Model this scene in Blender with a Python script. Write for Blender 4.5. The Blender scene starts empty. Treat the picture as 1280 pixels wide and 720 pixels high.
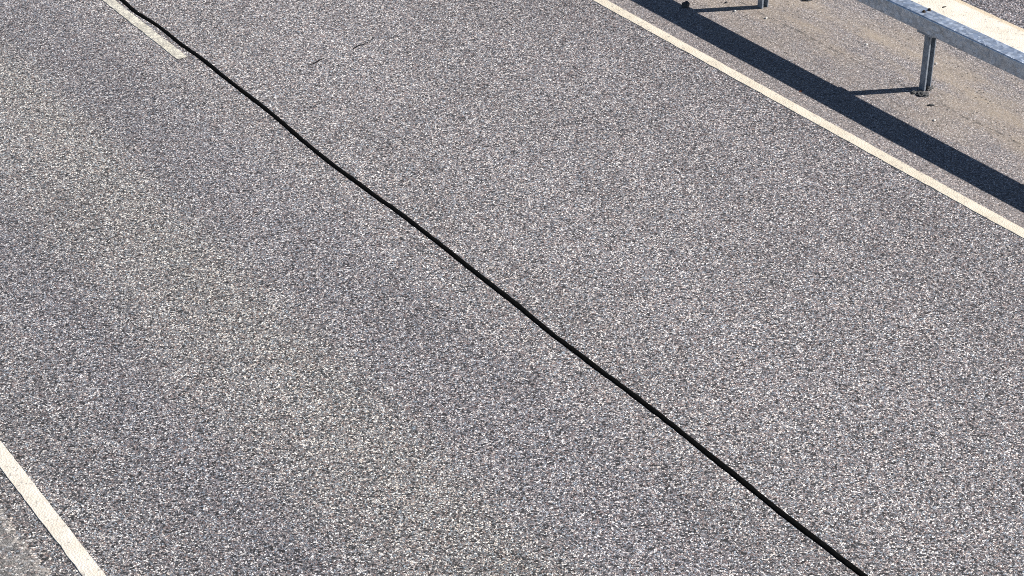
import bpy, bmesh, math, random
from mathutils import Vector, noise

R = math.radians
random.seed(7)
sc = bpy.context.scene

# ------------------------------------------------------------------ camera
# world frame: +Y runs along the road, +X across it towards the median, z = 0 on the asphalt
CAM_H = 6.85                      # height that makes the rail posts stand 2.0 m apart
PITCH, HEAD = R(31.18), R(34.055)
FOCAL = 2472.0                    # pixels on a 1280 wide picture
cam_d = bpy.data.cameras.new('camera')
cam = bpy.data.objects.new('camera', cam_d)
sc.collection.objects.link(cam)
cam.location = (0, 0, CAM_H)
cam.rotation_euler = (math.pi / 2 - PITCH, 0, -HEAD)
cam_d.sensor_width = 36
cam_d.lens = FOCAL / 1280 * 36
cam_d.clip_end = 8000
sc.camera = cam

# ------------------------------------------------------------------ sky and sun
SUN_EL = R(34.4)
sx, sy = 0.903, -0.430            # horizontal direction towards the sun
world = bpy.data.worlds.new('World')
sc.world = world
world.use_nodes = True
wn = world.node_tree.nodes
sky = wn.new('ShaderNodeTexSky')
sky.sky_type = 'NISHITA'
sky.sun_disc = False
sky.sun_elevation = SUN_EL
sky.sun_rotation = math.atan2(sx, sy)
sky.ozone_density = 1.4
sky.dust_density = 0.1
sky.air_density = 0.75
wn['Background'].inputs['Strength'].default_value = 0.05
world.node_tree.links.new(sky.outputs[0], wn['Background'].inputs['Color'])
sun_d = bpy.data.lights.new('sun', 'SUN')
sun_d.energy = 5.0
sun_d.angle = R(0.53)
sun_d.color = (1.0, 0.955, 0.905)
sun = bpy.data.objects.new('sun', sun_d)
sc.collection.objects.link(sun)
sun.rotation_euler = Vector((sx * math.cos(SUN_EL), sy * math.cos(SUN_EL), math.sin(SUN_EL))).to_track_quat('Z', 'Y').to_euler()
sun.location = (30, -15, 30)
sc.view_settings.view_transform = 'Standard'
sc.view_settings.look = 'None'
sc.view_settings.gamma = 1
sc.view_settings.exposure = 0.92
sc.view_settings.use_curve_mapping = False
sc.cycles.use_denoising = False
sc.cycles.filter_width = 1.0
sc.cycles.max_bounces = 6


# ------------------------------------------------------------------ helpers
def at(px, py, z=0.0):
    """pixel of the 1280x720 photograph -> point on the horizontal plane at height z"""
    u, v = (px - 640) / FOCAL, (py - 360) / FOCAL
    f = math.cos(PITCH) - v * math.sin(PITCH)
    d = math.sin(PITCH) + v * math.cos(PITCH)
    X, Y = (CAM_H - z) * u / d, (CAM_H - z) * f / d
    return Vector((X * math.cos(HEAD) + Y * math.sin(HEAD), -X * math.sin(HEAD) + Y * math.cos(HEAD), z))


def obj(name, bm, mat, parent=None, smooth=False):
    me = bpy.data.meshes.new(name)
    bmesh.ops.recalc_face_normals(bm, faces=bm.faces[:])
    bm.to_mesh(me)
    bm.free()
    if smooth:
        for p in me.polygons:
            p.use_smooth = True
    me.materials.append(mat)
    o = bpy.data.objects.new(name, me)
    sc.collection.objects.link(o)
    if parent:
        o.parent = parent
    return o


def tag(o, label=None, cat=None, group=None, kind=None):
    for k, v in (('label', label), ('category', cat), ('group', group), ('kind', kind)):
        if v:
            o[k] = v
    return o


def box(bm, x0, x1, y0, y1, z0, z1):
    v = [bm.verts.new((x, y, z)) for z in (z0, z1) for y in (y0, y1) for x in (x0, x1)]
    for f in ((0, 1, 3, 2), (4, 5, 7, 6), (0, 1, 5, 4), (2, 3, 7, 6), (0, 2, 6, 4), (1, 3, 7, 5)):
        bm.faces.new([v[i] for i in f])


def extrude_profile(bm, pts, y0, y1, axis='y'):
    """closed profile of (a, b) points swept along y (a = x, b = z) or along z (a = x, b = y)"""
    def P(a, b, t):
        return (a, t, b) if axis == 'y' else (a, b, t)
    A = [bm.verts.new(P(a, b, y0)) for a, b in pts]
    B = [bm.verts.new(P(a, b, y1)) for a, b in pts]
    n = len(pts)
    for i in range(n):
        bm.faces.new((A[i], A[(i + 1) % n], B[(i + 1) % n], B[i]))
    return A, B


class N:
    """small node-tree writer"""
    def __init__(self, name):
        self.m = bpy.data.materials.new(name)
        self.m.use_nodes = True
        self.t = self.m.node_tree
        self.b = self.t.nodes['Principled BSDF']
        self.pos = self.new('ShaderNodeTexCoord').outputs['Object']

    def new(self, kind, **kw):
        n = self.t.nodes.new(kind)
        for k, v in kw.items():
            setattr(n, k, v)
        return n

    def put(self, sock, val):
        if hasattr(val, 'is_output') or isinstance(val, bpy.types.NodeSocket):
            self.t.links.new(val, sock)
        elif isinstance(val, tuple) and sock.type == 'RGBA' and len(val) == 3:
            sock.default_value = (*val, 1)
        else:
            sock.default_value = val

    def math(self, op, a, b=0.0, c=0.0, clamp=False):
        n = self.new('ShaderNodeMath', operation=op)
        n.use_clamp = clamp
        self.put(n.inputs[0], a)
        self.put(n.inputs[1], b)
        self.put(n.inputs[2], c)
        return n.outputs[0]

    def mix(self, fac, a, b, mode='MIX'):
        n = self.new('ShaderNodeMix', data_type='RGBA', blend_type=mode)
        self.put(n.inputs[0], fac)
        self.put(n.inputs[6], a)
        self.put(n.inputs[7], b)
        return n.outputs[2]

    def scale(self, vec, s):
        n = self.new('ShaderNodeMapping')
        self.put(n.inputs[0], vec)
        n.inputs['Scale'].default_value = s
        return n.outputs[0]

    def noise(self, scale, detail=3.0, rough=0.55, vec=None, color=False):
        n = self.new('ShaderNodeTexNoise')
        self.put(n.inputs['Vector'], vec or self.pos)
        n.inputs['Scale'].default_value = scale
        n.inputs['Detail'].default_value = detail
        n.inputs['Roughness'].default_value = rough
        return n.outputs[1 if color else 0]

    def voronoi(self, scale, feature='F1', vec=None, rnd=1.0):
        n = self.new('ShaderNodeTexVoronoi', voronoi_dimensions='2D', feature=feature)
        self.put(n.inputs['Vector'], vec or self.pos)
        n.inputs['Scale'].default_value = scale
        n.inputs['Randomness'].default_value = rnd
        return n

    def ramp(self, fac, stops, interp='LINEAR'):
        n = self.new('ShaderNodeValToRGB')
        n.color_ramp.interpolation = interp
        e = n.color_ramp.elements
        while len(e) < len(stops):
            e.new(0.5)
        for k, (p, c) in enumerate(stops):
            e[k].position = p
            e[k].color = (*(c if isinstance(c, tuple) else (c, c, c)), 1)
        self.put(n.inputs[0], fac)
        return n.outputs[0]

    def sep(self, vec):
        n = self.new('ShaderNodeSeparateXYZ')
        self.put(n.inputs[0], vec)
        return n.outputs

    def range(self, v, a, b, c=0.0, d=1.0):
        n = self.new('ShaderNodeMapRange')
        self.put(n.inputs[0], v)
        for i, k in enumerate((a, b, c, d)):
            n.inputs[i + 1].default_value = k
        return n.outputs[0]

    def bump(self, h, dist, strength=1.0, normal=None):
        n = self.new('ShaderNodeBump')
        self.put(n.inputs['Height'], h)
        n.inputs['Distance'].default_value = dist
        n.inputs['Strength'].default_value = strength
        if normal:
            self.put(n.inputs['Normal'], normal)
        return n.outputs[0]

    def finish(self, color, rough=0.8, normal=None, metallic=0.0, spec=0.3):
        self.put(self.b.inputs['Base Color'], color)
        self.put(self.b.inputs['Roughness'], rough)
        self.put(self.b.inputs['Metallic'], metallic)
        self.put(self.b.inputs['Specular IOR Level'], spec)
        if normal:
            self.put(self.b.inputs['Normal'], normal)
        return self.m


STONES = [(0.0, (.016, .016, .017)), (.16, (.028, .028, .030)), (.28, (.075, .076, .082)), (.42, (.145, .143, .15)),
          (.54, (.235, .175, .16)), (.63, (.155, .19, .225)), (.72, (.32, .25, .225)), (.80, (.28, .33, .38)),
          (.89, (.58, .51, .45)), (.96, (.82, .80, .77))]


def asphalt(name, tint, size=0.0114, soften=0.0, dust=None, relief=.0045):
    """worn stone mastic asphalt: packed chippings in dark binder.
    tint(n, x) -> a colour that the chippings are multiplied with"""
    n = N(name)
    # chippings are a little warped so that the cells do not look regular
    w = n.noise(160, 1, color=True)
    wv = n.new('ShaderNodeVectorMath', operation='MULTIPLY_ADD')
    n.put(wv.inputs[0], w)
    wv.inputs[1].default_value = (size * .45,) * 3
    n.put(wv.inputs[2], n.pos)
    p = wv.outputs[0]
    v = n.voronoi(1 / size, 'F1', p)
    e = n.voronoi(1 / size, 'DISTANCE_TO_EDGE', p)
    v2 = n.voronoi(1.75 / size, 'F1', p)
    r1 = n.sep(v.outputs['Color'])
    r2 = n.sep(v2.outputs['Color'])
    col = n.ramp(r1[0], STONES)
    fine = n.ramp(r2[1], STONES)
    big = n.math('GREATER_THAN', r1[1], .55)          # a part of the cells hold fine grit instead of one stone
    col = n.mix(big, fine, col)
    gap = n.range(e.outputs['Distance'], .02, .14)
    gap = n.math('MAXIMUM', gap, n.math('MULTIPLY', n.math('SUBTRACT', 1.0, big), .75))
    col = n.mix(gap, (.026, .026, .027), col)
    if soften:
        col = n.mix(soften, col, (.165, .158, .155))
    x = n.sep(n.pos)[0]
    col = n.mix(1.0, col, tint(n, x), 'MULTIPLY')
    blot = n.noise(1.6, 5, .65, n.scale(n.pos, (1.0, .3, 1.0)))
    col = n.mix(1.0, col, n.ramp(blot, [(.3, .90), (.7, 1.10)]), 'MULTIPLY')
    if dust:
        col = dust(n, col)
    h = n.math('MULTIPLY', gap, n.math('ADD', .45, n.math('MULTIPLY', r1[2], .55)))
    nb = n.bump(h, relief * (1 - .6 * soften))
    return n.finish(col, .82, nb, spec=.25)


def road_tint(n, x):
    # two paver runs: the one left of the joint is bluer and shows polished wheel tracks
    wob = n.math('MULTIPLY', n.math('SUBTRACT', n.noise(.5, 3, .6, n.scale(n.pos, (1.0, .35, 1.0))), .5), .55)
    xx = n.range(n.math('ADD', x, wob), 2.6, 10.2)
    s = lambda m: (m - 2.6) / 7.6
    return n.ramp(xx, [(s(2.65), (.98, .98, .97)), (s(3.15), (.91, .915, .93)), (s(3.75), (.86, .865, .90)), (s(4.3), (1.03, 1.03, 1.01)),
                       (s(4.75), (1.07, 1.07, 1.03)), (s(5.2), (.92, .92, .95)), (s(5.6), (.92, .92, .95)), (s(6.1), (1.06, 1.05, 1.05)),
                       (s(7.2), (1.07, 1.06, 1.07)), (s(9.7), (.94, .925, .94))], 'EASE')


def median_dust(n, col):
    x, y, z = n.sep(n.pos)
    st = n.noise(2.2, 5, .62, n.scale(n.pos, (1.0, .32, 1.0)))
    fine = n.noise(60, 3, .7)
    band = n.math('SUBTRACT', 1.0, n.math('ABSOLUTE', n.math('DIVIDE', n.math('SUBTRACT', x, 11.05), .95)), clamp=True)
    f = n.math('MULTIPLY', n.range(n.math('ADD', st, n.math('MULTIPLY', fine, .35)), .58, .88), n.math('ADD', .14, band), clamp=True)
    col = n.mix(n.math('MULTIPLY', f, .85), col, (.36, .295, .22))
    # an old seam that has opened here and there
    wob = n.math('MULTIPLY', n.math('SUBTRACT', n.noise(3.0, 4, .6), .5), .11)
    seam = n.math('LESS_THAN', n.math('ABSOLUTE', n.math('SUBTRACT', n.math('ADD', x, wob), 10.72)), .012)
    open_ = n.math('GREATER_THAN', n.noise(7.0, 5, .75), .49)
    col = n.mix(n.math('MULTIPLY', n.math('MULTIPLY', seam, open_), .5), col, (.03, .03, .03))
    pv = n.voronoi(26)                               # lost chippings leave small dark pits
    pit = n.math('MULTIPLY', n.math('GREATER_THAN', n.sep(pv.outputs['Color'])[0], .90), n.math('LESS_THAN', pv.outputs['Distance'], .2))
    return n.mix(n.math('MULTIPLY', pit, .8), col, (.025, .025, .025))


def shoulder_dust(n, col):
    x, y, z = n.sep(n.pos)
    wob = n.math('MULTIPLY', n.math('SUBTRACT', n.noise(5, 4), .5), .16)
    xx = n.math('ADD', x, wob)
    ridge = n.math('SUBTRACT', 1.0, n.math('DIVIDE', n.math('ABSOLUTE', n.math('SUBTRACT', xx, 2.575)), .035), clamp=True)
    fine = n.range(xx, 2.53, 2.60, .72, 0.0)
    grit = n.noise(190, 2, .7)
    c2 = n.ramp(grit, [(.34, (.06, .058, .056)), (.5, (.19, .185, .175)), (.66, (.40, .38, .35))])
    c2 = n.mix(n.range(n.noise(9, 4, .7), .40, .62, 0, .85), c2, col)
    col = n.mix(fine, col, c2)
    return n.mix(n.math('MULTIPLY', ridge, n.range(n.noise(24, 3), .42, .62, .0, .8)), col, (.50, .46, .41))


M = {}
M['road'] = asphalt('coarse_asphalt', road_tint, soften=.05)
M['opposite'] = asphalt('coarse_asphalt_opposite', lambda n, x: n.ramp(.5, [(0, (.80, .78, .82)), (1, (.80, .78, .82))]))
M['median'] = asphalt('fine_asphalt', lambda n, x: n.ramp(.5, [(0, (1.14, 1.09, 1.08)), (1, (1.14, 1.09, 1.08))]), .0085, .35, median_dust, .004)
M['shoulder'] = asphalt('shoulder_asphalt', lambda n, x: n.ramp(.5, [(0, (.98, .96, .93)), (1, (.98, .96, .93))]), .0165, .1, shoulder_dust)


def paint(name, wear, col=(.67, .62, .54), dirt_from=None):
    n = N(name)
    v = n.voronoi(72)
    r = n.sep(v.outputs['Color'])
    a = n.noise(5, 5, .7)
    g = n.noise(240, 2, .7)
    c = n.mix(n.range(a, .35, .65), col, tuple(k * q for k, q in zip(col, (.86, .84, .80))))
    c = n.mix(n.range(g, .5, .75, 0, .5), c, tuple(k * .62 for k in col))
    if dirt_from:                                   # sandy dirt drifted along the outer edge
        x = n.math('ADD', n.sep(n.pos)[0], n.math('MULTIPLY', n.math('SUBTRACT', n.noise(6, 4), .5), .03))
        c = n.mix(n.range(x, dirt_from - .012, dirt_from + .012, 0, .8), c, (.52, .42, .29))
    pock = n.math('GREATER_THAN', n.math('ADD', r[0], n.math('MULTIPLY', a, .5)), 1.22 - wear)
    c = n.mix(n.math('MULTIPLY', pock, n.range(r[1], 0, 1, .25, .75)), c, (.20, .19, .18))
    return n.finish(c, .62, n.bump(n.math('ADD', n.math('MULTIPLY', g, .6), v.outputs['Distance']), .002), spec=.35)


M['paint'] = paint('white_road_paint', .03)
M['paint_yellowed'] = paint('yellowed_road_paint', .02, (.64, .58, .475))
M['paint_far'] = paint('dusty_road_paint', .0, (.70, .64, .55), 12.295)
M['paint_worn'] = paint('worn_road_paint', .62, (.66, .63, .53))
n = N('bitumen')
M['bitumen'] = n.finish(n.ramp(n.noise(30, 3), [(.3, .0012), (.75, .004)]), n.range(n.noise(22, 3), .3, .7, .6, .9),
                        n.bump(n.noise(70, 3), .003), spec=.03)
n = N('crack_black')
M['crack'] = n.finish((.012, .012, .013), .95, spec=.05)
n = N('grass_verge')
M['ground'] = n.finish(n.ramp(n.noise(.8, 6, .7), [(.3, (.045, .06, .02)), (.7, (.10, .11, .045))]), .95, n.bump(n.noise(14, 5, .7), .06), spec=.1)


def zinc(name, base, spangle, met=.85):
    n = N(name)
    v = n.new('ShaderNodeTexVoronoi', feature='F1')
    n.put(v.inputs['Vector'], n.pos)
    v.inputs['Scale'].default_value = spangle
    r = n.sep(v.outputs['Color'])
    big = n.noise(12, 5, .7)
    k = n.math('ADD', n.math('MULTIPLY', r[0], .45), n.math('MULTIPLY', big, .75))
    c = n.ramp(k, [(.25, tuple(b * .66 for b in base)), (.9, tuple(min(1, b * 1.22) for b in base))])
    ro = n.range(n.math('ADD', r[1], big), .4, 1.5, .30, .58)
    return n.finish(c, ro, n.bump(n.math('ADD', r[2], big), .0006), met, .5)


M['zinc'] = zinc('galvanised_steel', (.50, .56, .645), 38, .8)
M['zinc_post'] = zinc('galvanised_post_steel', (.25, .285, .33), 60, .3)
n = N('dark_bolt_steel')
M['bolt'] = n.finish(n.ramp(n.noise(90, 2), [(.3, (.03, .022, .018)), (.7, (.09, .07, .06))]), .6, metallic=.5)
n = N('crumbled_asphalt')
M['crumb'] = n.finish(n.ramp(n.voronoi(140).outputs['Color'], [(.1, .02), (.6, .07), (1, .24)]), .9, n.bump(n.noise(120, 3, .7), .006), spec=.2)
n = N('pale_stone')
M['pebble'] = n.finish(n.ramp(n.noise(40, 3), [(.3, (.42, .40, .37)), (.7, (.62, .60, .56))]), .8, n.bump(n.noise(200, 2), .002))
n = N('dark_stone')
M['darkstone'] = n.finish(n.ramp(n.noise(60, 3), [(.3, .03), (.7, .09)]), .85, n.bump(n.noise(200, 2), .002))
n = N('dry_leaf')
M['leaf'] = n.finish((.16, .055, .03), .8)

# ------------------------------------------------------------------ the setting
Y0, Y1 = -80.0, 300.0
bm = bmesh.new()
for x0, x1, y0, y1 in ((-3000, 3000, -3000, 3000),):
    bm.faces.new([bm.verts.new(p) for p in ((x0, y0, -.25), (x1, y0, -.25), (x1, y1, -.25), (x0, y1, -.25))])
tag(obj('ground', bm, M['ground']), 'green grass verge outside the carriageways', kind='structure')


def strip(name, x0, x1, mat, label):
    bm = bmesh.new()
    n = 24
    ys = [Y0 + (Y1 - Y0) * k / n for k in range(n + 1)]
    prof = [(x0, -.3), (x0, 0), (x1, 0), (x1, -.3)]
    rows = [[bm.verts.new((a, y, b)) for a, b in prof] for y in ys]
    for r, q in zip(rows, rows[1:]):
        for i in range(3):
            bm.faces.new((r[i], r[i + 1], q[i + 1], q[i]))
    return tag(obj(name, bm, mat), label, kind='structure')


X_SH, X_MED, X_OPP = 2.66, 9.72, 12.26
shoulder = strip('road_shoulder', .6, X_SH, M['shoulder'], 'grey shoulder outside the solid left edge line')
road = strip('road', X_SH, X_MED, M['road'], 'two asphalt lanes of coarse grey and pinkish chippings')
median = strip('median', X_MED, X_OPP, M['median'], 'smooth brownish asphalt strip under the guard rail')
opposite = strip('opposite_road', X_OPP, 19.8, M['opposite'], 'asphalt carriageway beyond the guard rail')


def marking(name, x0, x1, y0, y1, mat, parent, label, rag=.004, step=.05, top=.004):
    """thermoplastic line: a thin raised slab with slightly ragged edges"""
    bm = bmesh.new()
    rows = []
    k = max(2, int((y1 - y0) / step))
    for i in range(k + 1):
        y = y0 + (y1 - y0) * i / k
        a = x0 + rag * (noise.noise((y * 9, x0, 1.0)) * 1.2 + noise.noise((y * 31, x0, 3.0)) * .8)
        b = x1 + rag * (noise.noise((y * 9, x1, 5.0)) * 1.2 + noise.noise((y * 31, x1, 8.0)) * .8)
        yo = 0.0
        rows.append([bm.verts.new(p) for p in ((a - .003, y, -.001), (a, y, top), ((a + b) / 2, y, top + .0008), (b, y, top), (b + .003, y, -.001))])
    for r, q in zip(rows, rows[1:]):
        for i in range(4):
            bm.faces.new((r[i], r[i + 1], q[i + 1], q[i]))
    o = obj(name, bm, mat, parent)
    o['label'] = label
    return o


marking('edge_line', 2.742, 2.842, -30, 60, M['paint'], road, 'solid cream edge line beside the left shoulder')
marking('edge_line', 9.668, 9.770, -30, 60, M['paint_yellowed'], road, 'solid cream edge line along the guard rail median')
marking('edge_line', 11.93, 12.345, -30, 60, M['paint_far'], opposite, 'wide cream edge line seen beyond the guard rail')
for y in (1.94, 13.945, 25.945):
    marking('lane_line', 6.090, 6.180, y, y + 3.0, M['paint_worn'], road, 'worn cream lane dash beside the black joint seal', .007, .03)

# the sealed joint between the two paver runs: a bead of black bitumen that wanders along the dash
trace = [(152.5, 0), (170, 15), (197.5, 32.5), (226, 55), (255, 75.5), (290, 104), (327.5, 132.5), (352, 152.5), (377.5, 175), (415, 205),
         (447.5, 229), (472.5, 247.5), (494, 262), (515, 278), (543, 300), (562.5, 315), (600, 345), (640, 376), (670, 401), (700, 425),
         (724, 443), (752, 464.5), (780, 485), (807.5, 506), (840, 531), (870, 555), (897, 577), (922, 597), (949, 619), (975.5, 640),
         (1004, 662), (1033, 684), (1056, 702), (1080, 720)]
path = [at(*p) for p in trace]
path.sort(key=lambda p: p.y)
lo = [Vector((6.235 + .02 * noise.noise((k * .31, 2, 0)), path[0].y - .35 * k, 0)) for k in range(60, 0, -1)]
hi = [Vector((6.225 + .02 * noise.noise((k * .31, 7, 0)), path[-1].y + .35 * k, 0)) for k in range(1, 120)]
path = lo + path + hi
fine = []
for i in range(len(path) - 1):                       # Catmull-Rom through the traced points
    p0, p1, p2, p3 = path[max(0, i - 1)], path[i], path[i + 1], path[min(len(path) - 1, i + 2)]
    m = max(2, int((p2 - p1).length / .03))
    for k in range(m):
        t = k / m
        fine.append(.5 * ((2 * p1) + (p2 - p0) * t + (2 * p0 - 5 * p1 + 4 * p2 - p3) * t * t + (3 * p1 - p0 - 3 * p2 + p3) * t ** 3))
bm = bmesh.new()
rows = []
for c in fine:
    wl = .0222 + .005 * noise.noise((c.y * 2.3, 0, 0)) + .005 * noise.noise((c.y * 15, 4, 0))
    wr = .0222 + .005 * noise.noise((c.y * 2.1, 9, 0)) + .005 * noise.noise((c.y * 13, 6, 0))
    rows.append([bm.verts.new((c.x + a, c.y, b)) for a, b in ((-wl, -.001), (-wl * .8, .004), (-wl * .3, .0065), (wr * .3, .0065), (wr * .8, .004), (wr, -.001))])
for r, q in zip(rows, rows[1:]):
    for i in range(5):
        bm.faces.new((r[i], r[i + 1], q[i + 1], q[i]))
obj('joint_seal', bm, M['bitumen'], road, True)['label'] = 'wavy black bitumen bead sealing the joint between the lanes'


def crack(parent, pts, width, label=None, z=.0015, mat='crack'):
    bm = bmesh.new()
    rows = []
    P = []
    for a, b in zip(pts, pts[1:]):
        m = max(2, int((b - a).length / .02))
        P += [a.lerp(b, k / m) for k in range(m)]
    P.append(pts[-1])
    L = len(P) - 1
    for i, p in enumerate(P):
        d = (P[min(L, i + 1)] - P[max(0, i - 1)]).normalized()
        s = Vector((-d.y, d.x, 0))
        w = width * (.35 + .65 * math.sin(math.pi * (i + .3) / (L + .6))) * (.75 + .5 * noise.noise((p.x * 40, p.y * 40, 0)))
        c = p + s * width * 1.3 * noise.noise((p.x * 22, p.y * 22, 5))
        rows.append([bm.verts.new((q.x, q.y, z)) for q in (c - s * w, c + s * w)])
    for r, q in zip(rows, rows[1:]):
        bm.faces.new((r[0], r[1], q[1], q[0]))
    o = obj('crack', bm, M[mat], parent)
    if label:
        o['label'] = label
    return o


crack(road, [at(386, 82), at(397, 76.5), at(407, 72)], .012, 'short thin dark crack in the asphalt lane')
crack(road, [at(439, 62), at(450, 57), at(462, 52)], .012)
crack(opposite, [at(1178, 10.5), at(1182.5, 8.8)], .012, 'small dark chip in the wide paint line', z=.0062)

# ------------------------------------------------------------------ guard rail
POST_Y, POST_X = 10.085, 10.815
rail = bpy.data.objects.new('guard_rail', None)
sc.collection.objects.link(rail)
rail.location = (POST_X, POST_Y, 0)
tag(rail, 'galvanised steel box beam guard rail on channel posts along the median', 'guard rail')
BX0, BX1, BZ0, BZ1 = 10.755 - POST_X, 10.912 - POST_X, .488, .622


def rounded(x0, x1, z0, z1, r, seg=4):
    out = []
    for cx, cz, a0 in ((x1 - r, z1 - r, 0), (x0 + r, z1 - r, 90), (x0 + r, z0 + r, 180), (x1 - r, z0 + r, 270)):
        for k in range(seg + 1):
            a = R(a0 + 90 * k / seg)
            out.append((cx + r * math.cos(a), cz + r * math.sin(a)))
    return out


def beam_mesh():
    bm = bmesh.new()
    y0, y1 = -1.998, 1.998
    o = rounded(BX0, BX1, BZ0, BZ1, .013)
    i = rounded(BX0 + .005, BX1 - .005, BZ0 + .005, BZ1 - .005, .009)
    A, B = extrude_profile(bm, o, y0, y1)
    C, D = extrude_profile(bm, i, y0, y1)
    n = len(o)
    for k in range(n):
        j = (k + 1) % n
        bm.faces.new((A[k], A[j], C[j], C[k]))
        bm.faces.new((B[k], B[j], D[j], D[k]))
    bmesh.ops.recalc_face_normals(bm, faces=bm.faces[:])
    me = bpy.data.meshes.new('beam')
    bm.to_mesh(me)
    bm.free()
    for p in me.polygons:
        p.use_smooth = abs(p.normal.y) < .5 and p.area < .1
    me.materials.append(M['zinc'])
    return me


def post_mesh():
    """lipped channel, open towards -y"""
    bm = bmesh.new()
    t, hx, y0, y1, lip = .005, .036, -.030, .030, .016
    pts = [(-hx, y1), (-hx, y0), (-hx + lip, y0), (-hx + lip, y0 + t), (-hx + t, y0 + t), (-hx + t, y1 - t),
           (hx - t, y1 - t), (hx - t, y0 + t), (hx - lip * .55, y0 + t), (hx - lip * .55, y0), (hx, y0), (hx, y1)]
    A, B = extrude_profile(bm, pts, -.30, BZ0 - .006, 'z')
    bm.faces.new(B)
    me = bpy.data.meshes.new('post')
    bmesh.ops.recalc_face_normals(bm, faces=bm.faces[:])
    bm.to_mesh(me)
    bm.free()
    me.materials.append(M['zinc_post'])
    return me


def bracket_mesh():
    bm = bmesh.new()
    box(bm, BX0 + .01, BX1 - .01, -.055, .105, BZ0 - .018, BZ0 - .0005)
    box(bm, -.050, -.0365, -.02, .02, BZ0 - .05, BZ0 - .0185)
    bmesh.ops.recalc_face_normals(bm, faces=bm.faces[:])
    me = bpy.data.meshes.new('bracket')
    bm.to_mesh(me)
    bm.free()
    me.materials.append(M['zinc_post'])
    return me


def bolt_mesh():
    bm = bmesh.new()
    bmesh.ops.create_cone(bm, cap_ends=True, segments=16, radius1=.017, radius2=.017, depth=.003)
    bmesh.ops.translate(bm, verts=bm.verts[:], vec=(0, 0, .001))
    r = bmesh.ops.create_cone(bm, cap_ends=True, segments=6, radius1=.012, radius2=.011, depth=.012)
    bmesh.ops.translate(bm, verts=r['verts'], vec=(0, 0, .0085))
    me = bpy.data.meshes.new('bolt')
    bm.to_mesh(me)
    bm.free()
    me.materials.append(M['bolt'])
    return me


def child(name, me, parent, loc=(0, 0, 0), rz=0):
    o = bpy.data.objects.new(name, me)
    sc.collection.objects.link(o)
    o.parent = parent
    o.location = loc
    o.rotation_euler = (0, 0, rz)
    return o


me_beam, me_post, me_br, me_bolt = beam_mesh(), post_mesh(), bracket_mesh(), bolt_mesh()
for k in range(-3, 7):
    child('beam', me_beam, rail, (0, 4.0 * k, 0))
for k in range(-6, 13):
    p = child('post', me_post, rail, (0, 2.0 * k, 0))
    child('bracket', me_br, p)
    for dx, dy in ((.006, .110), (.066, .112)):
        child('bolt', me_bolt, p, (dx, dy, BZ1), random.random())

# ------------------------------------------------------------------ loose bits lying on the median
def lump(name, loc, size, mat, label, cat, seed, group=None, rz=0.0, rough=.35, sub=3):
    bm = bmesh.new()
    bmesh.ops.create_icosphere(bm, subdivisions=sub, radius=1)
    for v in bm.verts:
        d = 1 + rough * noise.noise(v.co * 1.6 + Vector((seed, 0, 0))) + rough * .6 * noise.noise(v.co * 4.2 + Vector((0, seed, 0)))
        v.co *= d
        v.co = Vector((v.co.x * size[0], v.co.y * size[1], v.co.z * size[2]))
    o = obj(name, bm, M[mat])
    o.location = (loc.x, loc.y, size[2] * .45)
    o.rotation_euler = (0, 0, rz)
    return tag(o, label, cat, group)


lump('asphalt_lump', at(1154, 118.5), (.048, .040, .014), 'crumb', 'flat dark lump of broken asphalt at the foot of the post', 'asphalt lump', 1.3, rz=.5, rough=.55)
lump('asphalt_lump', at(1162, 111.5), (.035, .022, .016), 'crumb', 'small crumbled asphalt piece against the far side of the post foot', 'asphalt lump', 4.1, rz=.2, rough=.5)
lump('asphalt_lump', at(1142, 116), (.026, .024, .009), 'crumb', 'crumbled asphalt piece lying where the post shadow starts', 'asphalt lump', 6.6, rz=.9, rough=.5)
lump('stone', at(857, 8), (.045, .03, .032), 'darkstone', 'dark stone at the edge of the rail shadow', 'stone', 2.2, rz=.4)
lump('stone', at(1164, 132), (.026, .014, .009), 'darkstone', 'small dark stone on bare asphalt below the post', 'stone', 3.7, rz=-.6)
lump('stone', at(1009, .5), (.045, .022, .018), 'darkstone', 'dark elongated stone lying on the median beneath the rail', 'stone', 5.5, rz=-.4)
lump('stone', at(908, 3.5), (.013, .011, .009), 'darkstone', 'tiny dark stone between two rail posts', 'stone', 9.5)
for i, (q, lab) in enumerate((((918.5, 14.5), 'tiny pale pebble just beside the shadow of a rail post'),
                             ((957.5, 23), 'tiny pale pebble by the foot of the rail post without rubble'),
                             ((1168, 151), 'tiny pale pebble between the small dark stone and the rail shadow'),
                             ((1083, 56), 'tiny pale pebble midway between two rail posts on sandy asphalt'),
                             ((1170, 80), 'tiny pale pebble on the asphalt behind the rail post'))):
    lump('pebble', at(*q), (.013, .012, .009), 'pebble', lab, 'pebble', 11 + i * 2.3, 'pale pebbles scattered on the median', sub=2)
lump('leaf_scrap', at(1001, 114), (.020, .012, .004), 'leaf', 'reddish brown leaf scrap beside the rail shadow', 'leaf', 8.8, rz=.7, sub=2)

# grit that has collected on the median: too fine to count
bm = bmesh.new()
rnd = random.Random(3)
for i in range(5200):
    x = min(12.0, max(9.82, rnd.gauss(11.05, .6)))
    y = rnd.uniform(6.0, 22.0)
    if noise.noise((x * 2.0, y * .7, 3)) < rnd.uniform(-.35, .4):
        continue
    s = rnd.uniform(.0012, .0034)
    a = rnd.random() * 6.28
    base = [bm.verts.new((x + s * math.cos(a + k * 2.09), y + s * math.sin(a + k * 2.09), 0)) for k in range(3)]
    t = bm.verts.new((x, y, s * 1.1))
    for k in range(3):
        bm.faces.new((base[k], base[(k + 1) % 3], t))
tag(obj('loose_grit', bm, M['pebble']), 'fine pale grit scattered over the median asphalt', 'grit', kind='stuff')
